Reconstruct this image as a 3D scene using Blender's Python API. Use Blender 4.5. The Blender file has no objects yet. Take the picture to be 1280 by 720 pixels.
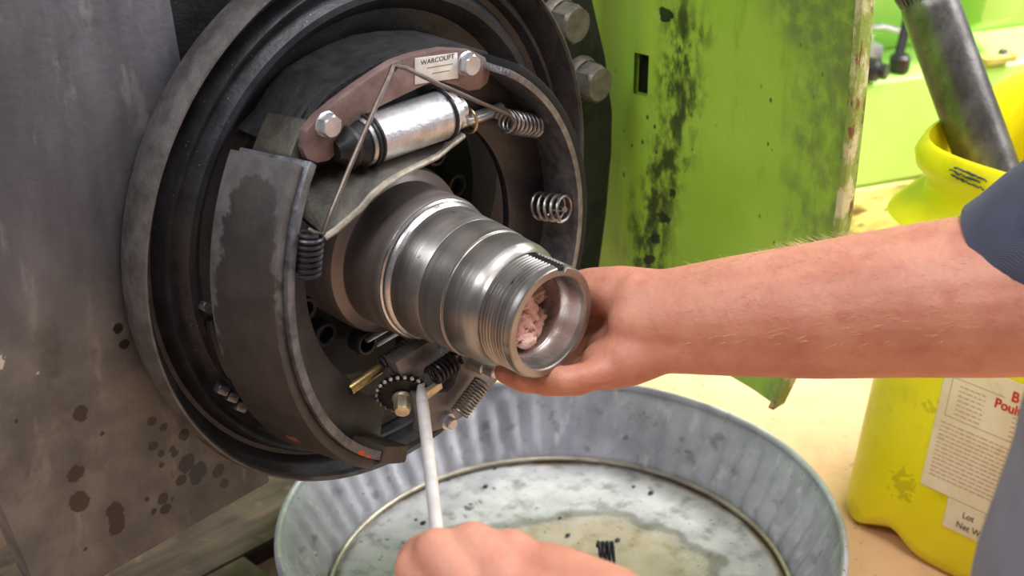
import bpy, bmesh, math, random
from mathutils import Vector, Matrix, Quaternion
random.seed(7)
PI = math.pi
S = bpy.context.scene
COL = S.collection

# ------------------------------------------------------------------ camera
PITCH, YAW, ROLL, F = .4725, .7744, -.0073, 1860.43
CAM = Vector((-.5768, -.7169, .4124))
_cp, _sp, _cy, _sy = math.cos(PITCH), math.sin(PITCH), math.cos(YAW), math.sin(YAW)
FW = Vector((_sy*_cp, _cy*_cp, -_sp))
_r = Vector((_cy, -_sy, 0)); _u = _r.cross(FW)
RT = math.cos(ROLL)*_r + math.sin(ROLL)*_u
UP = -math.sin(ROLL)*_r + math.cos(ROLL)*_u
cd = bpy.data.cameras.new('camera'); cam = bpy.data.objects.new('camera', cd); COL.objects.link(cam)
cam.matrix_world = Matrix(((RT.x, UP.x, -FW.x, CAM.x), (RT.y, UP.y, -FW.y, CAM.y), (RT.z, UP.z, -FW.z, CAM.z), (0, 0, 0, 1)))
cd.sensor_width = 36; cd.lens = F/1280*36; cd.clip_start = .02
cd.dof.use_dof = True; cd.dof.focus_distance = .97; cd.dof.aperture_fstop = 9
S.camera = cam

# ------------------------------------------------------------------ light
S.view_settings.view_transform = 'Standard'; S.view_settings.look = 'None'
S.view_settings.exposure = -0.05; S.view_settings.gamma = 1.0
w = bpy.data.worlds.new('workshop_air'); S.world = w; w.use_nodes = True
w.node_tree.nodes['Background'].inputs[0].default_value = (.95, .93, 1, 1)
w.node_tree.nodes['Background'].inputs[1].default_value = .24

def area(name, loc, target, sx, sy, power, col=(1, 1, 1)):
    l = bpy.data.lights.new(name, 'AREA'); l.shape = 'RECTANGLE'; l.size = sx; l.size_y = sy
    l.energy = power; l.color = col
    o = bpy.data.objects.new(name, l); COL.objects.link(o); o.location = loc
    o.rotation_euler = (Vector(target)-Vector(loc)).to_track_quat('-Z', 'Y').to_euler()
    return o
area('ceiling_lamp', (.25, -.95, 2.1), (.15, -.1, 0), 1.5, .5, 44, (1, .96, .96))
area('ceiling_lamp', (-1.6, -.2, 2.0), (-.2, 0, 0), 1.4, .6, 38, (.95, .94, 1))
area('doorway_daylight', (2.2, -1.5, 1.4), (1.1, .1, -.2), 1.4, 1.6, 52, (1, .97, 1))
area('back_fill', (1.75, -.25, 1.2), (1.05, .25, -.2), .5, .5, 23, (1, 1, 1)).data.spread = 1.5  # added fill that brightens the green machine body, not a known lamp

# ------------------------------------------------------------------ pixel + distance -> point in the room
def ray(px, py): return FW + RT*((px-640)/F) - UP*((py-360)/F)
def atY(px, py, y):
    d = ray(px, py); return CAM + d*((y-CAM.y)/d.y)
def atX(px, py, x):
    d = ray(px, py); return CAM + d*((x-CAM.x)/d.x)
def atZ(px, py, z):
    d = ray(px, py); return CAM + d*((z-CAM.z)/d.z)
def atD(px, py, dist): return CAM + ray(px, py)*dist

# ------------------------------------------------------------------ materials
FLOOR_Z = -.405
class NB:
    def __init__(self, name):
        m = bpy.data.materials.new(name); m.use_nodes = True
        self.m = m; self.t = m.node_tree; self.bsdf = self.t.nodes['Principled BSDF']
        self._co = None
    def n(self, kind, **kw):
        nd = self.t.nodes.new(kind)
        for k, v in kw.items(): setattr(nd, k, v)
        return nd
    def link(self, a, b): self.t.links.new(a, b)
    def co(self):
        if not self._co:
            g = self.n('ShaderNodeNewGeometry'); self._co = g.outputs['Position']
        return self._co
    def setin(self, sock, v):
        if hasattr(v, 'is_output'): self.link(v, sock)
        elif isinstance(v, (tuple, list)) and len(v) == 3 and sock.type == 'RGBA': sock.default_value = (*v, 1)
        else: sock.default_value = v
    def scale(self, s, off=(0, 0, 0)):
        mp = self.n('ShaderNodeMapping'); self.link(self.co(), mp.inputs[0])
        mp.inputs['Scale'].default_value = s if isinstance(s, (tuple, list)) else (s, s, s)
        mp.inputs['Location'].default_value = off
        return mp.outputs[0]
    def noise(self, s, lo=.4, hi=.6, detail=5, rough=.6, off=(0, 0, 0)):
        t = self.n('ShaderNodeTexNoise'); self.link(self.scale(s, off), t.inputs['Vector'])
        t.inputs['Scale'].default_value = 1; t.inputs['Detail'].default_value = detail; t.inputs['Roughness'].default_value = rough
        return self.ramp(t.outputs[0], lo, hi)
    def voro(self, s, lo, hi):
        t = self.n('ShaderNodeTexVoronoi'); self.link(self.scale(s), t.inputs['Vector']); t.inputs['Scale'].default_value = 1
        return self.ramp(t.outputs['Distance'], lo, hi)
    def ramp(self, v, lo, hi, a=0., b=1.):
        mr = self.n('ShaderNodeMapRange'); mr.interpolation_type = 'SMOOTHSTEP'
        self.link(v, mr.inputs[0]); mr.inputs[1].default_value = lo; mr.inputs[2].default_value = hi
        mr.inputs[3].default_value = a; mr.inputs[4].default_value = b
        return mr.outputs[0]
    def math(self, op, a, b=0.):
        nd = self.n('ShaderNodeMath', operation=op); self.setin(nd.inputs[0], a); self.setin(nd.inputs[1], b); return nd.outputs[0]
    def mix(self, f, a, b):
        nd = self.n('ShaderNodeMix', data_type='RGBA'); self.setin(nd.inputs[0], f); self.setin(nd.inputs[6], a); self.setin(nd.inputs[7], b); return nd.outputs[2]
    def axis(self, k):
        s = self.n('ShaderNodeSeparateXYZ'); self.link(self.co(), s.inputs[0]); return s.outputs[k]
    def dist(self, p):
        nd = self.n('ShaderNodeVectorMath', operation='DISTANCE'); self.link(self.co(), nd.inputs[0]); nd.inputs[1].default_value = p; return nd.outputs['Value']
    def spots(self, pts, wob=.15):
        """soft union of blobs (point, radius) for oil drops and smears"""
        nz = self.noise(160, .2, .8, 3)
        out = None
        for p, r in pts:
            d = self.math('DIVIDE', self.dist(p), r)
            d = self.math('ADD', d, self.math('MULTIPLY', nz, wob))
            v = self.ramp(d, .95, 1.12, 1, 0)
            out = v if out is None else self.math('MAXIMUM', out, v)
        return out
    def bump(self, h, strength=.2, dist=.002):
        b = self.n('ShaderNodeBump'); b.inputs['Strength'].default_value = strength; b.inputs['Distance'].default_value = dist
        self.link(h, b.inputs['Height']); self.link(b.outputs[0], self.bsdf.inputs['Normal'])
    def out(self, base, rough=.5, metal=0., spec=None, **kw):
        i = self.bsdf.inputs
        self.setin(i['Base Color'], base); self.setin(i['Roughness'], rough); self.setin(i['Metallic'], metal)
        if spec is not None: i['Specular IOR Level'].default_value = spec
        for k, v in kw.items(): self.setin(i[k.replace('_', ' ')], v)
        return self.m

def rgb(r, g, b):
    f = lambda c: (c/255/12.92) if c/255 <= .04045 else ((c/255+.055)/1.055)**2.4
    return (f(r), f(g), f(b))

def simple(name, c, rough=.5, metal=0., vary=.25, s=60, bump=.1, **kw):
    b = NB(name)
    nz = b.noise(s, .3, .7)
    dark = tuple(x*(1-vary) for x in c); lite = tuple(min(1, x*(1+vary)) for x in c)
    col = b.mix(nz, dark, lite)
    if bump: b.bump(b.noise(s*4, .2, .8), bump, .0008)
    return b.out(col, rough, metal, **kw)

M = {}
M['black_iron'] = simple('black_iron', rgb(46, 46, 48), .5, .45, .35, 70, .3)
M['near_black_iron'] = simple('near_black_iron', rgb(17, 17, 18), .7, .15, .3, 60, .3)
M['web_iron'] = simple('web_iron', rgb(58, 58, 60), .42, .55, .3, 45, .2)
M['edge_iron'] = simple('edge_iron', rgb(122, 122, 124), .38, .75, .35, 110, .3)
M['spring_steel'] = simple('spring_steel', rgb(150, 146, 141), .35, .9, .3, 120, .05)
M['wire_steel'] = simple('wire_steel', rgb(118, 108, 100), .4, .8, .25, 120, .05)
M['dark_spring'] = simple('dark_spring', rgb(58, 58, 62), .35, .8, .3, 120, .05)
M['zinc'] = simple('zinc', rgb(198, 200, 203), .35, .75, .15, 90, .05)
M['brass'] = simple('brass', rgb(190, 172, 120), .35, .9, .3, 120, .05)
M['cream_steel'] = simple('cream_steel', rgb(205, 195, 165), .4, .6, .25, 120, .05)
M['bolt_grey'] = simple('bolt_grey', rgb(112, 108, 98), .5, .35, .3, 70, .3)
M['olive_iron'] = simple('olive_iron', rgb(62, 59, 51), .5, .4, .4, 50, .3)
M['edge_highlight'] = simple('edge_highlight', rgb(158, 152, 138), .45, .5, .25, 120, .2)
M['tool_steel'] = simple('tool_steel', rgb(232, 230, 224), .38, .35, .1, 60, .05)
M['toe_iron'] = simple('toe_iron', rgb(72, 64, 57), .45, .3, .3, 70, .2)
M['adjuster_grey'] = simple('adjuster_grey', rgb(124, 124, 126), .42, .3, .25, 60, .25)
M['tooth'] = simple('bright_tooth', rgb(225, 225, 222), .3, .5, .1, 60, 0)
M['ink'] = simple('ink', rgb(60, 60, 60), .6, 0, .1, 60, 0)
M['red_ink'] = simple('red_ink', rgb(190, 40, 30), .6, 0, .1, 60, 0)
M['brown_ink'] = simple('brown_ink', rgb(175, 120, 100), .6, 0, .1, 60, 0)
M['plate_white'] = simple('plate_white', rgb(215, 215, 208), .35, .25, .12, 120, .05)
M['hair_fine'] = simple('hair_fine', rgb(205, 170, 120), .5, 0, .2, 60, 0)
M['cast_aluminium'] = simple('cast_aluminium', rgb(196, 198, 202), .42, .9, .2, 70, .25)
M['rubber'] = simple('rubber', rgb(22, 22, 24), .45, 0, .3, 90, .15)

def m_reddish():
    b = NB('red_oxide_bracket')
    c = b.mix(b.noise(40, .35, .65), rgb(112, 92, 88), rgb(140, 118, 112))
    c = b.mix(b.noise(90, .55, .7), c, rgb(96, 88, 88))
    b.bump(b.noise(300, .2, .8), .15, .0008)
    return b.out(c, .5, .35)
M['red_oxide'] = m_reddish()

def m_frame():
    b = NB('oily_frame_steel')
    z = b.axis(2)
    c = b.mix(b.noise((26, 26, 7), .3, .7), rgb(76, 76, 82), rgb(100, 100, 106))
    low = b.mix(b.noise(30, .3, .7), rgb(86, 86, 85), rgb(116, 114, 110))
    c = b.mix(b.ramp(b.math('ADD', z, b.math('MULTIPLY', b.noise(14, .2, .8), .08)), -.02, .12), low, c)
    c = b.mix(b.math('MULTIPLY', b.noise((60, 60, 18), .58, .7), .35), c, rgb(150, 146, 140))
    c = b.mix(b.math('MULTIPLY', b.noise(22, .55, .75, off=(3, 1, 5)), .55), c, rgb(62, 58, 56))
    pts = []
    for px, py, r in [(150,412,7),(157,432,8),(103,519,11),(107,497,4),(96,594,12),(101,629,14),(146,640,13),(148,660,12),(147,650,12),
                      (130,544,5),(141,553,3.5),(159,543,4),(193,559,8),(192,528,7),(207,536,7),(204,568,6),(204,583,6),(232,545,9),(217,563,6),(220,568,7),
                      (236,580,14),(228,602,9),(250,590,14),(247,600,10),(206,625,9),(209,638,9),(194,641,6),(186,625,5),(218,625,5),
                      (109,688,5),(22,528,5),(41,650,3),(57,640,2.5),(142,472,3),(170,489,3),(126,568,3),(178,545,3),(190,545,3),(181,560,3),(275,590,10),(283,606,8),(119,398,3),(183,106,3),(181,118,3)]:
        pts.append((atY(px, py, .02), r*.00060))
    sp = b.spots(pts, .35)
    c = b.mix(b.math('MULTIPLY', sp, .92), c, rgb(34, 29, 26))
    c = b.mix(b.spots([(atY(2, 455, .02), .008), (atY(50, 465, .02), .0035), (atY(95, 210, .02), .002), (atY(70, 320, .02), .003)], .8), c, rgb(190, 188, 182))
    b.bump(b.noise(140, .2, .8), .25, .001)
    ro = b.math('SUBTRACT', .55, b.math('MULTIPLY', sp, .25))
    return b.out(c, ro, .3)
M['frame'] = m_frame()

def m_lining():
    b = NB('brake_lining_oil_stained')
    c = b.mix(b.noise(60, .3, .7), rgb(64, 62, 61), rgb(88, 86, 84))
    pts = [(SHL(math.radians(a), -.027, .1561), r) for a, r in [(153, .020), (160, .024), (170, .027), (180, .030), (190, .032), (200, .036), (212, .038), (222, .036)]]
    st = b.math('MULTIPLY', b.spots(pts, .28), .85)
    st2 = b.mix(b.noise(35, .35, .65), rgb(34, 31, 30), rgb(52, 46, 42))
    c = b.mix(st, c, st2)
    c = b.mix(b.spots([(SHL(math.radians(218), -.02, .1561), .010)], .9), c, rgb(120, 78, 55))
    b.bump(b.noise(400, .2, .8), .2, .0006)
    return b.out(c, b.math('SUBTRACT', .68, b.math('MULTIPLY', st, .2)), 0)

def m_table():
    b = NB('shoe_table_iron')
    c = b.mix(b.noise(80, .3, .7), rgb(72, 73, 77), rgb(118, 120, 124))
    c = b.mix(b.spots([(SHL(math.radians(228), -.055, .150), .006), (SHL(math.radians(232), -.055, .149), .005)], .7), c, rgb(200, 84, 40))
    b.bump(b.noise(300, .2, .8), .3, .0008)
    return b.out(c, .42, .6)

def m_machined(name, c0, c1, rough=.24, metal=.9):
    b = NB(name)
    # fine turning rings around the axle axis: vary along Y only
    rings = b.noise((3, 1400, 3), .3, .7, 2)
    bands = b.noise((2, 60, 2), .3, .7, 3)
    c = b.mix(bands, c0, c1)
    c = b.mix(b.math('MULTIPLY', b.noise(45, .5, .75), .5), c, rgb(120, 110, 96))
    c = b.mix(b.math('MULTIPLY', b.noise((90, 160, 90), .68, .74), .8), c, rgb(60, 56, 52))
    b.bump(rings, .12, .0006)
    r = b.math('ADD', rough, b.math('MULTIPLY', b.noise(30, .3, .7), .14))
    return b.out(c, r, metal)
M['machined'] = m_machined('turned_steel', rgb(136, 132, 126), rgb(176, 173, 168), .27)
M['bright_steel'] = m_machined('bright_turned_steel', rgb(188, 187, 185), rgb(220, 219, 217), .2)
M['dull_steel'] = m_machined('dull_turned_steel', rgb(122, 114, 110), rgb(158, 150, 146), .38, .5)

def m_plate():
    b = NB('backing_plate_black')
    c = b.mix(b.noise(40, .3, .7), rgb(38, 38, 42), rgb(60, 60, 65))
    c = b.mix(b.math('MULTIPLY', b.noise(18, .5, .7), .6), c, rgb(64, 60, 54))
    c = b.mix(b.math('MULTIPLY', b.voro(170, .1, .04), .5), c, rgb(160, 158, 150))
    b.bump(b.noise(220, .2, .8), .25, .0008)
    return b.out(c, b.noise(30, .2, .8, off=(1, 1, 1)) and .44, .35)
M['plate'] = m_plate()

def m_lip():
    b = NB('backing_plate_lip')
    c = b.mix(b.noise(60, .3, .7), rgb(74, 71, 68), rgb(104, 101, 98))
    b.bump(b.noise(200, .2, .8), .35, .001)
    return b.out(c, .5, .35)
M['lip'] = m_lip()

def m_green(name, c0, c1, grime=1.0):
    b = NB(name)
    c = b.mix(b.noise(9, .3, .7), c0, c1)
    if grime:
        y, z = b.axis(1), b.axis(2)
        # the dark vertical grease streak, broken up by noise
        yy = b.math('ADD', y, b.math('MULTIPLY', b.noise((40, 40, 22), .2, .8), -.014))
        z2 = b.ramp(z, .0, -.13)
        d = b.math('ABSOLUTE', b.math('SUBTRACT', b.math('ADD', yy, .016), b.math('MULTIPLY', z2, .024)))
        streak = b.ramp(d, .004, .032, 1, 0)
        streak = b.math('MULTIPLY', streak, b.noise((130, 130, 60), .40, .62))
        core = b.math('MULTIPLY', b.ramp(d, .002, .009, 1, 0), b.noise((70, 70, 26), .36, .56))
        core = b.math('MULTIPLY', core, b.ramp(z, .12, .07))
        streak = b.math('MULTIPLY', streak, b.ramp(z, .11, .05))
        streak = b.math('MAXIMUM', streak, core)
        c = b.mix(b.math('MULTIPLY', streak, .9), c, rgb(40, 44, 32))
        # dirty band along the outer edge and at the top
        e = b.ramp(b.math('ADD', y, b.math('MULTIPLY', b.noise(26, .2, .8), -.03)), -.148, -.118, 1, 0)
        e = b.math('MULTIPLY', e, b.noise((70, 70, 45), .3, .7))
        t = b.math('MULTIPLY', b.ramp(b.math('SUBTRACT', z, b.math('MULTIPLY', y, .55)), .115, .15), b.noise(60, .25, .6))
        e = b.math('MAXIMUM', e, b.math('MULTIPLY', t, b.ramp(y, -.06, -.11)))
        c = b.mix(b.math('MULTIPLY', e, .62), c, rgb(84, 92, 74))
        # flecks
        fl = b.math('MULTIPLY', b.voro((95, 95, 60), .16, .08), b.noise(18, .47, .6))
        c = b.mix(b.math('MULTIPLY', fl, .85), c, rgb(44, 54, 24))
        c = b.mix(b.math('MULTIPLY', b.noise((45, 45, 12), .55, .75, off=(2, 2, 2)), .5), c, rgb(98, 140, 30))
        pts = [(atX(831, 18, .3), .0085), (atX(850, 30, .3), .003), (atX(851, 48, .3), .003), (atX(887, 18, .3), .003), (atX(911, 125, .3), .003), (atX(970, 212, .3), .004),  # first blob paints the dark of a bolt hole into the colour
               (atX(818, 300, .3), .007), (atX(828, 275, .3), .009), (atX(838, 245, .3), .008), (atX(812, 325, .3), .007), (atX(777, 218, .3), .004)]
        c = b.mix(b.math('MULTIPLY', b.spots(pts, .6), .92), c, rgb(30, 34, 26))
    b.bump(b.noise(120, .2, .8), .12, .001)
    return b.out(c, .38, 0)
M['green'] = m_green('lime_green_paint', rgb(150, 196, 58), rgb(164, 206, 74))
M['green_lit'] = m_green('lit_lime_paint', rgb(160, 212, 92), rgb(170, 220, 108), 0)  # same lime paint, lightened to put the strong back light into the colour
M['green_dark'] = m_green('lime_green_fold', rgb(112, 172, 34), rgb(128, 186, 44), 0)

def m_rustedge():
    b = NB('chipped_rusty_edge')
    c = b.mix(b.noise((50, 50, 30), .42, .55), rgb(206, 200, 150), rgb(140, 160, 70))
    c = b.mix(b.noise((70, 70, 34), .54, .62, off=(4, 2, 1)), c, rgb(120, 76, 50))
    b.bump(b.noise(200, .2, .8), .4, .001)
    return b.out(c, .6)
M['rust_edge'] = m_rustedge()

def m_brownledge():
    b = NB('oily_sill')
    c = b.mix(b.noise((12, 12, 60), .35, .65), rgb(196, 204, 110), rgb(150, 140, 64))
    c = b.mix(b.noise((20, 20, 90), .5, .65, off=(1, 3, 2)), c, rgb(104, 84, 36))
    return b.out(c, .4)
M['sill'] = m_brownledge()

def m_galv():
    b = NB('galvanised_sheet')
    c = b.mix(b.noise(30, .3, .7), rgb(166, 167, 178), rgb(196, 197, 207))
    c = b.mix(b.math('MULTIPLY', b.noise((70, 70, 20), .55, .7), .5), c, rgb(236, 238, 241))
    c = b.mix(b.math('MULTIPLY', b.noise(55, .57, .7, off=(5, 5, 5)), .6), c, rgb(112, 116, 118))
    c = b.mix(b.math('MULTIPLY', b.noise(120, .66, .72, off=(8, 2, 5)), .8), c, rgb(60, 60, 58))
    b.bump(b.noise(100, .2, .8), .15, .001)
    return b.out(c, .42, .25)
M['galv'] = m_galv()

def m_panfloor():
    b = NB('galvanised_oily_bottom')
    c = b.mix(b.noise(26, .3, .7), rgb(160, 160, 162), rgb(196, 195, 194))
    c = b.mix(b.math('MULTIPLY', b.noise(45, .48, .7, off=(5, 5, 5)), .75), c, rgb(112, 112, 108))
    r = b.math('ADD', b.dist((.150, -.045, -.400)), b.math('MULTIPLY', b.noise(16, .2, .8), -.035))
    ring = b.ramp(b.math('ABSOLUTE', b.math('SUBTRACT', r, .125)), .002, .012, 1, 0)
    pool = b.ramp(r, .105, .13, 1, 0)
    c = b.mix(b.math('MULTIPLY', pool, .55), c, b.mix(b.noise(20, .3, .7), rgb(146, 112, 82), rgb(172, 140, 108)))
    c = b.mix(b.math('MULTIPLY', ring, .6), c, rgb(84, 76, 64))
    r2 = b.dist((.1635, -.0165, -.400))
    c = b.mix(b.math('MULTIPLY', b.ramp(r2, .188, .196), b.noise(14, .4, .6)), c, rgb(112, 92, 64))
    c = b.mix(b.math('MULTIPLY', b.noise(130, .63, .7, off=(8, 2, 5)), .9), c, rgb(58, 52, 46))
    b.bump(b.noise(60, .2, .8), .2, .001)
    return b.out(c, b.math('SUBTRACT', .45, b.math('MULTIPLY', pool, .28)), .12)
M['pan_floor'] = m_panfloor()

M['bead'] = simple('bead', rgb(176, 168, 150), .4, .5, .3, 40, .1)
def m_wood():
    b = NB('dirty_plank')
    c = b.mix(b.noise((8, 70, 70), .3, .7), rgb(66, 52, 43), rgb(94, 76, 62))
    c = b.mix(b.math('MULTIPLY', b.noise(18, .45, .65), .75), c, rgb(48, 39, 33))
    c = b.mix(b.math('MULTIPLY', b.noise(60, .6, .7), .4), c, rgb(124, 104, 84))
    b.bump(b.noise((14, 120, 120), .2, .8), .4, .002)
    return b.out(c, .62)
M['plank'] = m_wood()

def m_floor():
    b = NB('tan_workshop_floor')
    c = b.mix(b.noise(3, .3, .7), rgb(212, 166, 128), rgb(226, 182, 146))
    c = b.mix(b.math('MULTIPLY', b.noise(14, .5, .75), .5), c, rgb(156, 124, 82))
    c = b.mix(b.math('MULTIPLY', b.noise(90, .64, .72), .8), c, rgb(110, 84, 54))
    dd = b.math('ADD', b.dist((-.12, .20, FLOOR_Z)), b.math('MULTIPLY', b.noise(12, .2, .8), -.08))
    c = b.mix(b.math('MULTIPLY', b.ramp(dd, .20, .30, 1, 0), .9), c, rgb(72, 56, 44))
    return b.out(c, .45)
M['floor'] = m_floor()

def m_yellow():
    b = NB('yellow_plastic')
    c = b.mix(b.noise(6, .3, .7), rgb(222, 208, 12), rgb(236, 222, 24))
    c = b.mix(b.math('MULTIPLY', b.noise(16, .52, .72), .5), c, rgb(150, 146, 14))
    c = b.mix(b.math('MULTIPLY', b.spots([(Vector((.43, -.19, -.26)), .02), (Vector((.43, -.18, -.34)), .02)], 1.0), .4), c, rgb(130, 128, 12))
    return b.out(c, .35, 0, Subsurface_Weight=.12, Subsurface_Radius=(.02, .02, .003), Subsurface_Scale=.3)
M['yellow'] = m_yellow()

def m_paper():
    b = NB('stained_paper_label')
    c = b.mix(b.noise(20, .3, .7), rgb(214, 196, 158), rgb(226, 212, 180))
    c = b.mix(b.math('MULTIPLY', b.noise(50, .55, .7), .5), c, rgb(190, 166, 128))
    return b.out(c, .6)
M['paper'] = m_paper()

def m_skin(name, c0, c1, c2):
    b = NB(name)
    c = b.mix(b.noise(22, .3, .7), c0, c1)
    c = b.mix(b.math('MULTIPLY', b.noise(60, .5, .72, off=(2, 5, 1)), .45), c, c2)
    h = b.math('ADD', b.noise(240, .25, .75), b.math('MULTIPLY', b.noise((60, 60, 160), .3, .7), .6))
    b.bump(h, .22, .0012)
    return b.out(c, .5, 0, Subsurface_Weight=.18, Subsurface_Radius=(.012, .005, .003), Subsurface_Scale=.5)
M['skin'] = m_skin('skin', rgb(190, 126, 102), rgb(206, 146, 120), rgb(180, 102, 86))
M['hair'] = simple('hair', rgb(90, 70, 50), .6, 0, .3, 200, .4)

def m_cloth(name, c, s=900, vary=.15):
    b = NB(name)
    col = b.mix(b.noise(30, .3, .7), tuple(x*(1-vary) for x in c), tuple(x*(1+vary) for x in c))
    wv = b.n('ShaderNodeTexWave'); b.link(b.scale((s, s, s)), wv.inputs['Vector']); wv.inputs['Scale'].default_value = 1
    b.bump(wv.outputs[0], .35, .0008)
    return b.out(col, .85, 0, Sheen_Weight=.15)
M['navy'] = m_cloth('navy_jersey', rgb(70, 76, 94))
M['grey_cloth'] = m_cloth('grey_trouser_cloth', rgb(112, 114, 120))

def m_rag():
    b = NB('pink_copper_rag')
    c = b.mix(b.noise(110, .35, .65), rgb(236, 184, 168), rgb(246, 208, 194))
    c = b.mix(b.noise(200, .56, .66), c, rgb(132, 66, 52))
    b.bump(b.noise(300, .2, .8), .5, .0015)
    return b.out(c, .75)
M['rag'] = m_rag()

def m_shaft():
    b = NB('forged_shaft_steel')
    c = b.mix(b.noise((60, 60, 30), .3, .7), rgb(80, 78, 76), rgb(112, 110, 107))
    c = b.mix(b.math('MULTIPLY', b.noise(140, .55, .7), .4), c, rgb(70, 64, 60))
    b.bump(b.noise(240, .2, .8), .14, .001)
    return b.out(c, .36, .75)
M['shaft'] = m_shaft()
M['shirt_button'] = M['zinc']

# ------------------------------------------------------------------ mesh helpers
def mesh_from(bm, name):
    bmesh.ops.recalc_face_normals(bm, faces=bm.faces)
    me = bpy.data.meshes.new(name); bm.to_mesh(me); bm.free()
    return me
def worldloc(o):
    v = Vector((0, 0, 0))
    while o: v += o.location; o = o.parent
    return v
def part(name, bm, m, parent=None, smooth=35, kind=None, label=None, origin=None):
    """bm in room coordinates -> ONE mesh object; its origin goes to its own base (or to `origin`)"""
    if origin is None:
        xs = [v.co for v in bm.verts]
        lo = Vector((min(v.x for v in xs), min(v.y for v in xs), min(v.z for v in xs)))
        hi = Vector((max(v.x for v in xs), max(v.y for v in xs), max(v.z for v in xs)))
        origin = Vector(((lo.x+hi.x)/2, (lo.y+hi.y)/2, lo.z))
    origin = Vector(origin)
    bmesh.ops.translate(bm, verts=bm.verts, vec=-origin)
    me = mesh_from(bm, name)
    me.materials.append(M[m] if isinstance(m, str) else m)
    if smooth:
        me.polygons.foreach_set('use_smooth', [True]*len(me.polygons))
        me.set_sharp_from_angle(angle=math.radians(smooth))
    o = bpy.data.objects.new(name, me); COL.objects.link(o)
    if parent: o.parent = parent
    o.location = origin - (worldloc(parent) if parent else Vector((0, 0, 0)))
    if kind: o['kind'] = kind
    if label: o['label'] = label
    return o
def dup(o, loc, parent=None, rot=None):
    c = o.copy(); COL.objects.link(c)
    c.parent = parent
    c.location = Vector(loc) - (worldloc(parent) if parent else Vector((0, 0, 0)))
    if rot: c.rotation_euler = rot
    return c
def tag(o, label, cat, group=None, kind=None):
    o['label'] = label; o['category'] = cat
    if group: o['group'] = group
    if kind: o['kind'] = kind
    return o
def thing(name, loc, label, cat, group=None):
    o = bpy.data.objects.new(name, None); COL.objects.link(o); o.location = loc; o.empty_display_size = .02
    return tag(o, label, cat, group)

def add_box(bm, c, d, rot=None, bev=0.):
    r = bmesh.ops.create_cube(bm, size=1)
    vs = r['verts']
    for v in vs: v.co = Vector((v.co.x*d[0], v.co.y*d[1], v.co.z*d[2]))
    if bev:
        es = list({e for v in vs for e in v.link_edges})
        out = bmesh.ops.bevel(bm, geom=es, offset=bev, segments=2, affect='EDGES', profile=.6)
        vs = list({v for f in out['faces'] for v in f.verts} | {v for v in vs if v.is_valid})
    for v in vs:
        p = v.co.copy()
        if rot: p.rotate(rot)
        v.co = p + Vector(c)
    return vs
def frame_of(d):
    return Vector(d).normalized().to_track_quat('Z', 'Y')
def add_tube(bm, pts, r, n=10, cap=True, closed=False):
    pts = [Vector(p) for p in pts]; N = len(pts)
    rs = r if isinstance(r, (list, tuple)) else [r]*N
    rings = []; up = None
    for i in range(N):
        a = pts[(i-1) % N] if (closed or i > 0) else pts[i]
        b = pts[(i+1) % N] if (closed or i < N-1) else pts[i]
        t = (b-a).normalized()
        if up is None:
            up = t.orthogonal().normalized()
        up = (up - t*up.dot(t)).normalized()
        s = t.cross(up)
        rings.append([bm.verts.new(pts[i] + (up*math.cos(2*PI*k/n) + s*math.sin(2*PI*k/n))*rs[i]) for k in range(n)])
    M_ = N if closed else N-1
    for i in range(M_):
        A, B = rings[i], rings[(i+1) % N]
        for k in range(n): bm.faces.new((A[k], A[(k+1) % n], B[(k+1) % n], B[k]))
    if cap and not closed:
        bm.faces.new(rings[0][::-1]); bm.faces.new(rings[-1])
def coil_pts(a, b, R, turns, k=14, ph=0.):
    a, b = Vector(a), Vector(b); q = frame_of(b-a)
    n = int(turns*k); out = []
    for i in range(n+1):
        t = i/n; an = ph+2*PI*turns*t
        v = Vector((R*math.cos(an), R*math.sin(an), 0)); v.rotate(q)
        out.append(a.lerp(b, t)+v)
    return out
def add_lathe(bm, prof, c, axis=(0, -1, 0), n=96, closed=False, mod=None, arc=None):
    """prof [(radius, height along axis)] around axis from c; mod(radius, height, angle) may move a point"""
    q = frame_of(axis) if Vector(axis) != Vector((0, 0, 1)) else Quaternion()
    c = Vector(c); rings = []
    for r, s in prof:
        row = []
        for k in range(n):
            a = 2*PI*k/n
            rr, ss = mod(r, s, a) if mod else (r, s)
            v = Vector((rr*math.cos(a), rr*math.sin(a), ss)); v.rotate(q); row.append(bm.verts.new(c+v))
        rings.append(row)
    P = len(prof)
    for i in range(P if closed else P-1):
        A, B = rings[i], rings[(i+1) % P]
        for k in range(n): bm.faces.new((A[k], A[(k+1) % n], B[(k+1) % n], B[k]))
    return rings
def add_prism(bm, poly, ext):
    """flat polygon (3D points) extruded by vector ext"""
    ext = Vector(ext)
    a = [bm.verts.new(Vector(p)) for p in poly]; b = [bm.verts.new(Vector(p)+ext) for p in poly]
    f1 = bm.faces.new(a); f2 = bm.faces.new(b[::-1])
    n = len(a)
    for i in range(n): bm.faces.new((a[i], a[(i+1) % n], b[(i+1) % n], b[i]))
def bevel_all(bm, off, ang=30, seg=2):
    bmesh.ops.recalc_face_normals(bm, faces=bm.faces)
    es = [e for e in bm.edges if len(e.link_faces) == 2 and e.calc_face_angle(0) > math.radians(ang)]
    bmesh.ops.bevel(bm, geom=es, offset=off, segments=seg, affect='EDGES', profile=.6, clamp_overlap=True)
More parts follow.
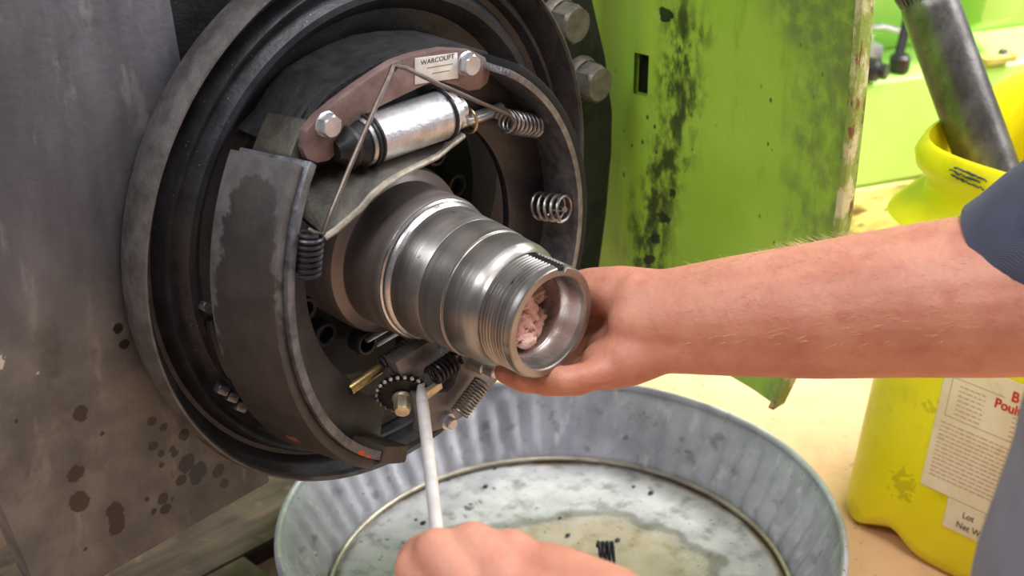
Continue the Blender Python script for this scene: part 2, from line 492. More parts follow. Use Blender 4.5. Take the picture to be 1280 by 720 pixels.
def add_hexbolt(bm, c, axis, R, h, fl=0., flh=0., washer=None, rot=0.):
    """hex head with chamfer, optional round flange; axis points out of the surface"""
    q = frame_of(axis); c = Vector(c)
    def ring(r, z, n, hexa=False):
        out = []
        for k in range(n):
            a = 2*PI*k/n
            rr = r
            if hexa:
                aa = ((a) % (PI/3)) - PI/6
                rr = r*math.cos(PI/6)/math.cos(aa)
            v = Vector((rr*math.cos(a+rot), rr*math.sin(a+rot), z)); v.rotate(q); out.append(bm.verts.new(c+v))
        return out
    n = 24; rows = []
    if fl: rows += [ring(fl, 0, n), ring(fl, flh*.5, n), ring(fl*.93, flh, n), ring(R*1.04, flh*1.25, n)]
    rows += [ring(R, flh, n, True), ring(R, h*.86+flh, n, True), ring(R*.84, h+flh, n), ring(R*.6, h+flh, n)]
    for A, B in zip(rows, rows[1:]):
        for k in range(n): bm.faces.new((A[k], A[(k+1) % n], B[(k+1) % n], B[k]))
    bm.faces.new(rows[-1]); bm.faces.new(rows[0][::-1])
def text_bm(txt, size, mat4, ext=.0002, align='LEFT', bold=0.):
    cu = bpy.data.curves.new('lettering', 'FONT'); cu.body = txt; cu.size = size; cu.extrude = ext; cu.align_x = align; cu.offset = bold
    o = bpy.data.objects.new('lettering', cu); COL.objects.link(o)
    bpy.context.view_layer.update()
    me = bpy.data.meshes.new_from_object(o.evaluated_get(bpy.context.evaluated_depsgraph_get()))
    bpy.data.objects.remove(o); bpy.data.curves.remove(cu)
    bm = bmesh.new(); bm.from_mesh(me); bpy.data.meshes.remove(me)
    bmesh.ops.transform(bm, matrix=mat4, verts=bm.verts)
    return bm
def basis(o, x, y):
    x = Vector(x).normalized(); z = x.cross(Vector(y)).normalized(); y = z.cross(x)
    return Matrix(((x.x, y.x, z.x, o[0]), (x.y, y.y, z.y, o[1]), (x.z, y.z, z.z, o[2]), (0, 0, 0, 1)))

# ------------------------------------------------------------------ setting: floor
FLOOR = -.405
bm = bmesh.new(); add_box(bm, (.6, .2, FLOOR-.02), (5, 5, .04))
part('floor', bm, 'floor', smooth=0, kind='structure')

# ------------------------------------------------------------------ dark machine frame behind the brake
frame = thing('steel_bulkhead', (-.05, .05, -.18), 'dark oil-spotted steel frame plate behind the drum brake', 'steel plate')
def poly_at(pts, y): return [atY(px, py, y) for px, py in pts]
bm = bmesh.new()
P = [(-60,-120),(205,-120),(214,0),(226,70),(238,150),(262,240),(300,420),(338,603),(128,722),(60,760),(38,720),(2,636),(-75,440)]
pl = poly_at(P, .022)
add_prism(bm, pl, (0, .022, 0)); bevel_all(bm, .0025)
part('side_plate', bm, 'frame', frame)
bm = bmesh.new()
zs = atY(338, 603, .044).z
edge = [(v.x, .046, v.z) for v in (atY(px, py, .046) for px, py in [(748, 345), (758, 270), (765, 190), (766, 140), (757, 70), (741, 0), (728, -50)])]
add_prism(bm, [(-.20, .046, .32), (-.20, .046, -.10), (-.06, .046, -.16), (.06, .046, -.15), (.20, .046, -.15)]+edge+[(edge[-1][0], .046, .32)], (0, .05, 0)); bevel_all(bm, .002)
part('carrier_plate', bm, M['black_iron'], frame)
for px, py, r in [(709, 22, .0145), (738, 96, .0145)]:
    bm = bmesh.new(); p = atY(px, py, .030); p.y = .046
    bx = atY(px-7, py+4, .040)
    add_hexbolt(bm, (bx.x, .046, bx.z), (0, -1, 0), .0155, .017, .0185, .006, rot=.35)
    part('flange_bolt', bm, 'bolt_grey', frame)

# ------------------------------------------------------------------ green fender panel (stands square to the brake)
GX = .30
fender = thing('fender_panel', (GX, -.05, -.22), 'lime green steel panel smeared with black grease right of the brake', 'panel')
bm = bmesh.new()
ys = [.105, .08, .05, .034, .020, .0, -.03, -.06, -.09, -.12, -.148]
xs = [.318, .312, .304, .297, .2985, .304, .308, .309, .307, .303, .297]
def edge_y(z):  # curved outer edge
    return -.158 - .010*(1-((z-.03)/.22)**2) + (.030*max(0, (-z-.05)/.17)**1.4)
zsn = 26
front, back = [], []
for j in range(zsn+1):
    z = -.2225 + j/zsn*.45
    ro, rb = [], []
    k = (edge_y(z)+.148)
    for i, (y, x) in enumerate(zip(ys, xs)):
        yy = y + k*max(0, (.019-y)/.167)
        ro.append(bm.verts.new((x, yy, z))); rb.append(bm.verts.new((x+.006, yy, z)))
    front.append(ro); back.append(rb)
for j in range(zsn):
    for i in range(len(ys)-1):
        if j in (13, 14) and i == 3: continue          # the slot
        bm.faces.new((front[j][i], front[j][i+1], front[j+1][i+1], front[j+1][i]))
        bm.faces.new((back[j][i], back[j+1][i], back[j+1][i+1], back[j][i+1]))
bedges = [e for e in bm.edges if e.is_boundary]
# close outer rim
for j in range(zsn):
    for i in (0, -1):
        bm.faces.new((front[j][i], front[j+1][i], back[j+1][i], back[j][i]))
for i in range(len(ys)-1):
    for j in (0, zsn):
        bm.faces.new((front[j][i], front[j][i+1], back[j][i+1], back[j][i]))
part('panel_sheet', bm, 'green', fender, smooth=50)
bm = bmesh.new(); add_box(bm, (.3145, .028, .02), (.010, .030, .09), None, .001); part('slot_shade_box', bm, 'near_black_iron', fender)  # added dark box, paints the slot opening as deep shade
bm = bmesh.new()
# rolled rusty edge
rows = []
for j in range(zsn+1):
    z = -.2275 + j/zsn*.455
    y = edge_y(z); x = .2965
    sec = [(x-.002, y), (x-.002, y-.006), (x+.014, y-.006), (x+.014, y)]
    rows.append([bm.verts.new((a, b, z)) for a, b in sec])
for A, B in zip(rows, rows[1:]):
    for k in range(4): bm.faces.new((A[k], A[(k+1) % 4], B[(k+1) % 4], B[k]))
bm.faces.new(rows[0]); bm.faces.new(rows[-1][::-1])
bevel_all(bm, .0012, 40)
part('edge_strip', bm, 'rust_edge', fender)

# ------------------------------------------------------------------ green machine body further back
e = Vector((.914, -.405, 0)); nrm = Vector((-.405, -.914, 0))
B0 = Vector((.9455, .2317, 0))
body = thing('green_machine', B0+Vector((.1, .1, FLOOR)), 'lime green machine body lit brightly behind the upright shaft', 'machine')
def bpt(u, d, z): return B0 + e*u - nrm*d + Vector((0, 0, z))      # u along the face, d back from it
bm = bmesh.new()
add_prism(bm, [bpt(-.9, 0, -.34), bpt(-.9, 0, -.204), bpt(-.9, .012, -.2), bpt(-.9, .35, -.2), bpt(-.9, .35, -.34)], e*2.4); bevel_all(bm, .004)
part('lower_casing', bm, 'green_lit', body)
bm = bmesh.new()
add_prism(bm, [bpt(-.9, .10, -.199), bpt(-.9, .10, .5), bpt(-.9, .35, .5), bpt(-.9, .35, -.199)], e*1.08)
add_prism(bm, [bpt(.19, .10, -.19), bpt(.19, .02, -.15), bpt(.19, -.05, .5), bpt(.19, .35, .5), bpt(.19, .35, -.19)], e*.06)
bevel_all(bm, .006)
part('upper_casing', bm, 'green_lit', body)
bm = bmesh.new()
add_prism(bm, [bpt(.26, .12, -.199), bpt(.26, .12, .5), bpt(.26, .35, .5), bpt(.26, .35, -.199)], e*1.2); bevel_all(bm, .006)
part('side_casing', bm, 'green_lit', body)
bm = bmesh.new()
add_prism(bm, [bpt(-.9, .02, -.339), bpt(-.9, -.004, -.345), bpt(-.9, -.012, -.38), bpt(-.9, -.02, -.405), bpt(-.9, .3, -.405), bpt(-.9, .3, -.339)], e*2.4); bevel_all(bm, .002)
part('lower_sill', bm, 'sill', body)
# hydraulic fittings on the ledge
fit = thing('hydraulic_fitting', bpt(.03, .03, -.199), 'grey and black hydraulic fitting on the green ledge left of the shaft', 'fitting')
bm = bmesh.new(); add_box(bm, bpt(.035, .05, -.183), (.05, .03, .03), Quaternion((0, 0, 1), -.42), .004)
add_lathe(bm, [(.0, .05), (.012, .05), (.016, .046), (.017, .02), (.015, 0), (0, 0)], bpt(.03, .045, -.20), (0, 0, 1), 24)
part('valve_body', bm, 'zinc', fit)
bm = bmesh.new(); c0 = bpt(.012, .012, -.184)
add_lathe(bm, [(0, 0), (.013, 0), (.0145, .002), (.0145, .022), (.010, .026), (.010, .034), (0, .034)], c0, tuple((nrm*.8+e*.6)), 24)
part('hose_end', bm, 'rubber', fit)
bm = bmesh.new(); add_tube(bm, [bpt(.0, .05, -.19), bpt(.02, .07, -.17), bpt(.05, .08, -.158), bpt(.085, .08, -.160), bpt(.12, .07, -.17)], .005, 10)
part('pipe', bm, 'zinc', fit)
bm = bmesh.new(); add_lathe(bm, [(0, 0), (.012, 0), (.013, .003), (.013, .018), (.009, .022), (0, .022)], bpt(.075, .02, -.199), (0, 0, 1), 20)
add_tube(bm, [bpt(.08, .03, -.18), bpt(.092, .04, -.15), bpt(.10, .05, -.12)], .006, 10)
part('lever', bm, 'rubber', fit)
fit = thing('hinge_bracket', bpt(.20, .01, -.2), 'rusty hinge tab on the green ledge right of the shaft', 'bracket')
bm = bmesh.new(); add_box(bm, bpt(.205, .0, -.192), (.05, .022, .010), Quaternion((0, 0, 1), -.42), .002); part('tab', bm, 'sill', fit)
bm = bmesh.new(); add_hexbolt(bm, bpt(.215, .0, -.188), (0, 0, 1), .006, .005, .008, .002); part('bolt', bm, 'bolt_grey', fit)

# ------------------------------------------------------------------ spindle (hollow axle end)
SC = Vector((-.010, 0, -.0134))
spindle = thing('axle_spindle', (SC.x, 0, SC.z), 'machined hollow steel axle spindle with threaded end, pointing right', 'axle spindle')
SLOT = math.radians(75)
def lathe_y(prof, mod=None, n=128, c=SC): 
    # angle measured from +X towards +Z, axis towards -Y
    b = bmesh.new(); rings = []
    for r, s in prof:
        row = []
        for k in range(n):
            a = 2*PI*k/n; rr = mod(r, s, a) if mod else r
            row.append(b.verts.new((c.x+rr*math.cos(a), -s, c.z+rr*math.sin(a))))
        rings.append(row)
    for A, B in zip(rings, rings[1:]):
        for k in range(n): b.faces.new((A[k], A[(k+1) % n], B[(k+1) % n], B[k]))
    return b
bm = lathe_y([(.058, -.03), (.058, .026), (.0565, .0305), (.0525, .0315), (.0495, .034), (.0490, .038), (.0486, .0655), (.0478, .0672)])
part('seal_seat', bm, 'dull_steel', spindle, 30)
bm = lathe_y([(.0478, .0672), (.0474, .0682), (.0462, .0690), (.0462, .0705), (.0468, .0715), (.0462, .0728), (.0446, .0745)])
part('shoulder_ring', bm, 'bright_steel', spindle, 30)
bm = lathe_y([(.0446, .0745), (.0440, .0762), (.0434, .0985), (.0431, .0990), (.0431, .0996), (.0433, .1000), (.0420, .1180), (.0416, .1184), (.0416, .1190), (.0412, .1196), (.0404, .1360), (.0398, .1385), (.0378, .1415), (.0368, .1430), (.0362, .1450)])
part('bearing_seat', bm, 'machined', spindle, 30)
def slotmod(r, s, a):
    d = abs((a-SLOT+PI) % (2*PI)-PI)
    if d < math.radians(6.2) and .1425 < s: return min(r, .0325)
    return r
prof = [(.0362, .1450), (.0362, .1468)]
s = .1468
while s < .1670:
    prof += [(.0348, s+.0009), (.0348, s+.0012), (.0362, s+.0019), (.0362, s+.0026)]; s += .0026
prof += [(.0354, .1700), (.0354, .1708), (.0346, .1714), (.0305, .1716), (.0297, .1708), (.0293, .1680)]
bm = lathe_y(prof, slotmod, 232)
part('threaded_end', bm, 'machined', spindle, 30)
bm = lathe_y([(.0293, .1680), (.0283, .1610), (.0272, .1560), (.0262, .1545), (.0258, .153), (.0255, .06), (.0255, -.02), (0.0005, -.02)])
part('bore', bm, 'bright_steel', spindle, 30)
# near-black ridged block filling the keyway
bm = bmesh.new()
q = Quaternion((0, 1, 0), -(SLOT-PI/2))
v = Vector((math.cos(SLOT), 0, math.sin(SLOT)))
add_box(bm, SC+v*.0340+Vector((0, -.1565, 0)), (.0072, .0255, .0022), q, .0006)
for k in range(11):
    add_box(bm, SC+v*.0353+Vector((0, -.1455-k*.0022, 0)), (.0066, .0011, .0008), q)
part('keyway', bm, 'rubber', spindle, 30, label='black keyway slot')
# rag stuffed into the bore
rag = thing('crumpled_rag', SC+Vector((-.003, -.112, -.02)), 'crumpled pink rag stuffed inside the hollow spindle', 'rag')
bm = bmesh.new()
for k, (px, py, yy, r) in enumerate([(652, 376, -.146, .0085), (660, 388, -.147, .0090), (668, 398, -.146, .0085), (653, 402, -.149, .0090), (664, 412, -.148, .0085), (655, 424, -.152, .0090), (669, 411, -.142, .0075), (672, 368, -.138, .0080), (648, 414, -.150, .0070), (661, 402, -.136, .012)]):
    pp = atY(px, py, yy)-SC; hh = math.hypot(pp.x, pp.z); lim = .0262-r*.8
    if hh > lim: pp.x *= lim/hh; pp.z *= lim/hh
    dx, dy, dz = pp
    m4 = Matrix.Translation(SC+Vector((dx, dy, dz))) @ Matrix.Rotation(k*1.3, 4, 'Y') @ Matrix.Diagonal((r, r*.75, r*.62, 1))
    rr = bmesh.ops.create_icosphere(bm, subdivisions=3, radius=1, matrix=m4)
    for vv in rr['verts']:
        p = vv.co
        vv.co += (p-SC-Vector((dx, dy, dz))).normalized()*(.0012*math.sin(p.x*900+k)*math.cos(p.z*800)+.0008*math.sin(p.y*1500+p.z*1100))
part('wad', bm, 'rag', rag, 60)

# ------------------------------------------------------------------ drum brake
brake = thing('drum_brake', (0, 0, -.19), 'greasy black drum brake with exposed shoes and springs on the dark frame plate', 'drum brake')
O = Vector((0, 0, 0))
bm = lathe_y([(.072, -.018), (.186, -.018), (.1895, -.003), (.1903, .003), (.1885, .0125), (.1872, .0128), (.1860, .011), (.1855, .004)], c=O, n=160)
part('plate_lip', bm, 'lip', brake, 25)
bm = lathe_y([(.1856, .006), (.1765, -.006), (.1735, -.006), (.1705, .004), (.1690, .0062), (.1672, .0050), (.1640, -.0015), (.1600, -.0030), (.1565, .0015), (.1535, .0052), (.1490, .0052), (.1440, .001), (.1390, -.006), (.12, -.010)], c=O, n=160)
part('backing_plate', bm, 'plate', brake, 25)
bm = lathe_y([(.12, -.010), (.098, -.012), (.090, -.004), (.070, -.004), (.050, -.004)], c=O, n=96)
part('plate_centre', bm, 'near_black_iron', brake, 25)  # inner zone, darker than the rest of the plate
# dark strip painting the shade of the plate slot, and clips, left
c_sl = [atY(px, py, -.004) for px, py in [(262, 398), (266, 415), (272, 434), (280, 455), (286, 470)]]
bm = bmesh.new(); add_tube(bm, c_sl, [.0035, .005, .0055, .005, .003], 10); part('slot_shade', bm, 'rubber', brake)
for px, py in [(258, 384), (277, 487), (289, 496), (300, 508)]:
    bm = bmesh.new(); p = atY(px, py, -.008)
    add_box(bm, p, (.009, .006, .006), Quaternion((0, 1, 0), .7), .0015)
    part('clip', bm, 'edge_iron', brake)
# flange bolts: hollow heads around the spindle
for a in (45, 18, -12, 166, 200, 223, 255, 140, 105, 75):
    p = SC + Vector((math.cos(math.radians(a))*.071, -.004, math.sin(math.radians(a))*.071))
    bm = bmesh.new()
    add_lathe(bm, [(.0088, 0), (.0088, .010), (.0080, .0115), (.0062, .0115), (.0056, .0105), (.0054, .003), (.0005, .003)], p, (0, -1, 0), 28)
    part('socket_bolt', bm, 'web_iron', brake)

# shoes ----------------------------------------------------------------
_tx, _tz = -.0486, .2176
def SHL(a, y, R):       # left shoe: released, so it has swung out a little about the upright axis
    x, yy, z = R*math.cos(a), y, R*math.sin(a)
    yy, z = yy*math.cos(_tx) - z*math.sin(_tx), yy*math.sin(_tx) + z*math.cos(_tx)
    x, yy = x*math.cos(_tz) - yy*math.sin(_tz), x*math.sin(_tz) + yy*math.cos(_tz)
    return Vector((x-.0046, yy, z-.0062))
def SHR(a, y, R):
    return Vector((-.022+R*math.cos(a), y, -.0092+R*math.sin(a)))
M['lining'] = m_lining(); M['table'] = m_table()
def arc_bar(fn, a0, a1, r0, r1, y0, y1, n=48, r0f=None, bev=.0008, yf=None):
    """curved bar: angle a0..a1 (deg), inner radius r0 (or r0f(t)), outer r1, y0 front, y1 back"""
    bm = bmesh.new(); rows = []
    for i in range(n+1):
        t = i/n; a = math.radians(a0+(a1-a0)*t); ri = r0f(t) if r0f else r0
        f0, f1 = yf(t) if yf else (y0, y1)
        rows.append([bm.verts.new(fn(a, f0, ri)), bm.verts.new(fn(a, f0, r1)), bm.verts.new(fn(a, f1, r1)), bm.verts.new(fn(a, f1, ri))])
    for A, B in zip(rows, rows[1:]):
        for k in range(4): bm.faces.new((A[k], A[(k+1) % 4], B[(k+1) % 4], B[k]))
    bm.faces.new(rows[0][::-1]); bm.faces.new(rows[-1])
    if bev: bevel_all(bm, bev, 45)
    return bm
def endtaper(t, lo, hi, p=.10):
    k = min(1, min(t, 1-t)/p); return lo+(hi-lo)*(1-k*k*(3-2*k))
shoe = bpy.data.objects.new('brake_shoe', None); COL.objects.link(shoe); shoe.parent = brake; shoe.location = SHL(PI, 0, .15)-worldloc(brake)
shoe['label'] = 'left brake shoe with oil-stained brown lining'
part('lining', arc_bar(SHL, 142, 237, .1490, .1561, -.0500, .0009), 'lining', shoe, 40)
part('shoe_table', arc_bar(SHL, 140.5, 237, .1425, .1488, -.0535, .001), 'table', shoe, 40)
part('shoe_end', arc_bar(SHL, 130.5, 140.4, .138, .1465, -.036, -.006, 10, bev=.0015), 'olive_iron', shoe, 40)
part('shoe_web', arc_bar(SHL, 126, 250, 0, .1425, -.0275, -.0215, r0f=lambda t: .104+.034*(1-min(1, t/.12))+.012*max(0, (t-.8)/.2)), 'web_iron', shoe, 40)
part('shoe_toe', arc_bar(SHL, 237.2, 248.5, .1385, .1510, -.0545, -.006, 12, bev=.0055), 'toe_iron', shoe, 50)
shoe2 = bpy.data.objects.new('brake_shoe', None); COL.objects.link(shoe2); shoe2.parent = brake; shoe2.location = SHR(0, 0, .14)-worldloc(brake)
shoe2['label'] = 'right brake shoe seen from its inner side'
part('lining', arc_bar(SHR, -48, 57, .1378, .1435, -.0785, -.014), M['near_black_iron'], shoe2, 40)
part('shoe_table', arc_bar(SHR, -55, 60.5, .1330, .1377, -.0797, -.012), 'edge_iron', shoe2, 40)
part('shoe_web', arc_bar(SHR, -58, 70, 0, .1330, -.047, -.041, r0f=lambda t: .098+.018*max(0, (t-.85)/.15)), 'web_iron', shoe2, 40)

# anchor block and bracket ---------------------------------------------
bm = bmesh.new()
P = [(352,186),(377,160),(392,134),(412,110),(440,92),(470,76),(500,64),(535,58),(575,57),(606,64),(616,90),(600,118),(560,122),(520,130),(470,150),(440,180),(420,205),(380,205)]
add_prism(bm, [atY(px+4, py+1, -.046) for px, py in P], (0, .05, 0)); bevel_all(bm, .0015)
part('anchor_block', bm, 'black_iron', brake)
br = bpy.data.objects.new('anchor_bracket', None); COL.objects.link(br); br.parent = brake; br.location = atY(497, 120, -.055)-worldloc(brake)
bm = bmesh.new()
P = [(378,186),(383,165),(398,146),(420,128),(445,109),(470,92),(494,77),(520,68),(555,61),(590,63),(607,72),(614,88),(610,104),(600,112),(586,114),(570,107),(548,101),(530,107),(505,119),(480,131),(462,141),(447,152),(436,170),(424,190),(411,201),(397,204),(384,199)]
add_prism(bm, [atY(px, py, -.058) for px, py in P], (0, .007, 0)); bevel_all(bm, .001)
part('bracket_plate', bm, 'red_oxide', br)
for px, py in [(410, 156), (585, 80)]:
    bm = bmesh.new(); add_hexbolt(bm, atY(px-3, py-1, -.058), (0, -1, 0), .0072, .006, .0078, .0012, rot=.3)
    part('hex_bolt', bm, 'zinc', br)
np_ = bpy.data.objects.new('name_plate', None); COL.objects.link(np_); np_.parent = br; np_.location = Vector((0, 0, 0))
bm = bmesh.new()
pa = [(519,73),(572,66),(573,98),(550,101),(519,106)]
add_prism(bm, [atY(px, py, -.0588) for px, py in pa], (0, .0008, 0)); bevel_all(bm, .0003)
part('plate_sheet', bm, 'plate_white', br).name = 'name_plate'
bpy.data.objects.remove(np_)
bl = atY(526, 81.5, -.0589); brr = atY(568, 72.5, -.0589)
bm = text_bm('WARCOLIFT', .0042, basis(bl, brr-bl, (0, 0, 1)), .0001)
w_ = max(v.co.dot((brr-bl).normalized()) for v in bm.verts)-bl.dot((brr-bl).normalized())
sc = (brr-bl).length/w_
bmesh.ops.transform(bm, matrix=Matrix.Translation(bl) @ Matrix.Scale(sc, 4, (brr-bl).normalized()) @ Matrix.Translation(-bl), verts=bm.verts)
part('lettering', bm, 'ink', br, 0)
bm = bmesh.new()
for (x0, y0, x1, y1) in [(534, 85, 566, 79.5), (540, 92, 562, 88)]:
    a, b_ = atY(x0, y0, -.0589), atY(x1, y1, -.0589)
    add_tube(bm, [a, b_], .00018, 4)
part('print_rule', bm, 'ink', br, 0)

# wheel cylinder ---------------------------------------------------------
cyl = bpy.data.objects.new('wheel_cylinder', None); COL.objects.link(cyl); cyl.parent = brake
ca = atY(449, 186, -.058); cb = atY(559, 134, -.058); ca.z = cb.z = (ca.z+cb.z)/2
cyl.location = ca.lerp(cb, .5)-worldloc(brake)
L = (cb-ca).length; R0 = .0155
bm = bmesh.new(); add_lathe(bm, [(0, L*.02), (R0*.9, L*.02), (R0, L*.05), (R0, L*.2), (R0, L*.86), (R0, L*.97), (R0*.85, L), (0, L)], ca, (cb-ca), 40)
part('cylinder_body', bm, 'cast_aluminium', cyl, 30)
for t in (.055, .10, .92):
    bm = bmesh.new()
    add_tube(bm, [ca.lerp(cb, t)+(Vector((0, math.cos(k*PI/16), math.sin(k*PI/16)))*(R0+.0006)) for k in range(32)], .0012, 8, closed=True)
    part('seal_ring', bm, 'rubber', cyl)
bm = bmesh.new(); add_lathe(bm, [(0, 0), (R0*.75, 0), (R0*.96, .004), (R0*.8, .008), (R0*.9, .012), (R0*.55, .017), (R0*.4, .021), (0, .021)], ca.lerp(cb, .03), (ca-cb), 32)
part('dust_boot', bm, 'rubber', cyl)
bm = bmesh.new(); add_lathe(bm, [(0, 0), (R0*.8, 0), (R0*.8, .004), (R0*.45, .005), (R0*.45, .012), (0, .012)], cb, (cb-ca), 32)
part('piston_end', bm, 'zinc', cyl)

# parking brake strut: flat bar, its thin edge bright ---------------------
fr = [atY(px, py, yy) for px, py, yy in [(404, 293, -.074), (418, 284, -.074), (434, 270, -.074), (450, 256, -.074), (463, 240, -.074), (480, 226, -.074), (500, 214, -.072), (520, 204, -.070), (545, 192, -.066), (562, 178, -.062), (578, 166, -.058)]]
bm = bmesh.new(); rows = []
for i, p in enumerate(fr):
    w_ = .030 if 1 < i < 9 else .020
    bk = p + Vector((-.004, w_, .016 if i > 0 else .010))
    dn = Vector((0.0015, 0.0005, -.0042))
    rows.append([bm.verts.new(v) for v in (p, bk, bk+dn, p+dn)])
for A, B in zip(rows, rows[1:]):
    for k in range(4): bm.faces.new((A[k], A[(k+1) % 4], B[(k+1) % 4], B[k]))
bm.faces.new(rows[0]); bm.faces.new(rows[-1][::-1]); bevel_all(bm, .0006, 45)
part('parking_strut', bm, 'olive_iron', brake)
bm = bmesh.new(); add_tube(bm, [p+Vector((0, -.0004, -.002)) for p in fr], .0022, 8); part('strut_edge', bm, 'edge_highlight', brake)  # pale tube paints the highlight along the strut's front edge
rc = atY(585, 150, -.05); bm = bmesh.new()
ax = (cb-ca).normalized(); q = frame_of(ax)
def circ(c, R, q, n=28): 
    o = []
    for k in range(n):
        v = Vector((R*math.cos(2*PI*k/n), R*math.sin(2*PI*k/n), 0)); v.rotate(q); o.append(c+v)
    return o
add_tube(bm, circ(rc, .0082, q), .0011, 8, closed=True)
part('washer', bm, 'brass', brake)
bm = bmesh.new(); add_tube(bm, [rc-ax*.012, rc+ax*.03], .0042, 12); part('strut_pin', bm, 'zinc', brake)

# return springs: hooked wire + coil ---------------------------------------
def spring(name, wire, ca_, cb_, Rc, turns, rw, mat_c, mat_w, label=None, parent=None):
    t = bpy.data.objects.new(name, None); COL.objects.link(t); t.parent = brake
    t.location = Vector(ca_)-worldloc(brake)
    if label: t['label'] = label
    bm = bmesh.new(); add_tube(bm, coil_pts(ca_, cb_, Rc, turns), rw, 7); part('coil', bm, mat_c, t)
    if wire:
        bm = bmesh.new(); add_tube(bm, wire, rw*1.05, 8); part('hook_wire', bm, mat_w, t)
    return t
hk = [(497, 84, -.064), (491, 82, -.066), (486, 88, -.066)]
wr = [atY(*p) for p in [(499, 80, -.061), (491, 83, -.065), (488, 92, -.067), (470, 132, -.072), (440, 202, -.080), (415, 262, -.084), (404, 292, -.085), (394, 291, -.082), (386, 287, -.078)]]
spring('return_spring', wr, atY(387, 290, -.078), atY(383, 342, -.078), .0076, 7.2, .00145, 'dark_spring', 'wire_steel', 'dark return spring with long wire hook, left')
wr = [atY(*p) for p in [(492, 88, -.061), (497, 83, -.065), (507, 85, -.067), (550, 106, -.069), (600, 128, -.070), (638, 144, -.070), (641, 150, -.068), (640, 158, -.066)]]
spring('return_spring', wr, atY(630, 151, -.062), atY(671, 158, -.058), .0072, 8.2, .00135, 'spring_steel', 'wire_steel', 'steel return spring with long wire hook, right')
spring('hold_down_spring', None, atY(672, 257, -.052), atY(708, 262, -.078), .0092, 4.6, .0012, 'spring_steel', 'wire_steel')
bm = bmesh.new(); add_tube(bm, [atY(676, 257, -.045), atY(706, 262, -.076)], .0022, 8); part('hold_down_pin', bm, 'spring_steel', brake)

# adjuster assembly at the bottom -------------------------------------------
adj = bpy.data.objects.new('adjuster', None); COL.objects.link(adj); adj.parent = brake; adj.location = atY(545, 490, -.06)-worldloc(brake)
bm = bmesh.new()
P = [(520,492),(560,490),(569,480),(574,462),(578,440),(586,434),(604,440),(622,452),(630,466),(618,480),(606,495),(585,517),(560,533),(538,541),(524,540)]
add_prism(bm, [atY(px, py, -.078) for px, py in P], (0, .006, 0)); bevel_all(bm, .0008)
part('adjuster_bracket', bm, 'adjuster_grey', adj)
bm = bmesh.new()
P = [(494,454),(505,447),(541,424),(549,434),(553,452),(540,470),(520,482),(504,474)]
add_prism(bm, [atY(px, py, -.066) for px, py in P], (0, .012, 0)); bevel_all(bm, .002)
part('adjuster_block', bm, 'adjuster_grey', adj)
# star wheel
sw = atY(503, 496, -.064); bm = bmesh.new()
axw = Vector((.62, .70, .30)).normalized()
NT = 22
def gear(r, s, a): 
    return ((r+.0011*math.cos(NT*a)) if r > .012 else r, s)
add_lathe(bm, [(0, 0), (.010, 0), (.0155, .0005), (.0160, .0015), (.0160, .0055), (.0155, .0065), (.010, .007), (0, .007)], sw, axw, NT*8, mod=gear)
part('star_wheel', bm, 'black_iron', adj, 25)
bm = bmesh.new(); q = frame_of(axw)
for k in range(NT):
    a = 2*PI*k/NT; v = Vector((.0168*math.cos(a), .0168*math.sin(a), .0020)); v.rotate(q)
    bmesh.ops.create_icosphere(bm, subdivisions=1, radius=.0016, matrix=Matrix.Translation(sw+v))
part('star_tooth', bm, 'tooth', adj, kind='stuff')
bm = bmesh.new(); add_hexbolt(bm, sw-axw*.001, -axw, .0058, .010, .007, .002); part('adjuster_nut', bm, 'cream_steel', adj)
bm = bmesh.new(); add_tube(bm, [sw, sw+axw*.05], .0055, 14); part('adjuster_screw', bm, 'black_iron', adj)
# brass rod and its thin spring
bm = bmesh.new(); add_tube(bm, [atY(436, 487, -.045), atY(474, 460, -.045)], .0042, 12); part('brass_rod', bm, 'brass', adj)
spring('adjuster_spring', None, atY(476, 455, -.045), atY(522, 424, -.045), .0042, 11, .0009, 'spring_steel', 'wire_steel')
wr = [atY(*p) for p in [(560, 487, -.084), (556, 477, -.084), (535-4, 474, -.084), (527, 476, -.083), (531, 466, -.082), (541, 463, -.08)]]
spring('adjuster_spring', [atY(*p) for p in [(571, 453, -.082), (570, 446, -.083), (576, 439, -.084), (583, 436, -.084), (590, 440, -.083)]], atY(540, 470, -.080), atY(570, 450, -.080), .0062, 6.5, .0013, 'dark_spring', 'wire_steel', 'dark spring in the bracket cut-out')
spring('adjuster_spring', None, atY(574, 517, -.088), atY(603, 478, -.088), .0058, 11.5, .0008, 'spring_steel', 'wire_steel', 'close-wound bright spring at the bracket edge')
bm = bmesh.new(); p = atY(590, 451, -.076); add_lathe(bm, [(0, 0), (.006, 0), (.006, .012), (.0048, .013), (.0048, .021), (.0040, .022), (0, .022)], p, (.1, -1, -.05), 20)
part('pivot_pin', bm, 'zinc', adj)
bm = bmesh.new(); add_lathe(bm, [(0, 0), (.0058, 0), (.0058, .003), (.004, .003), (.004, .007), (.0032, .008), (0, .008)], atY(557, 525, -.078), (0, -1, 0), 20)
part('rivet', bm, 'zinc', adj)
bm = bmesh.new(); add_box(bm, atY(541, 487, -.080), (.014, .004, .006), Quaternion((0, 1, 0), -.2), .001); part('spring_tab', bm, 'cream_steel', adj)
bm = bmesh.new(); add_tube(bm, [atY(458, 426, -.02), atY(500, 402, -.02)], .0018, 8); add_tube(bm, [atY(470, 432, -.02), atY(505, 412, -.02)], .0015, 8); part('brake_line', bm, 'zinc', brake)

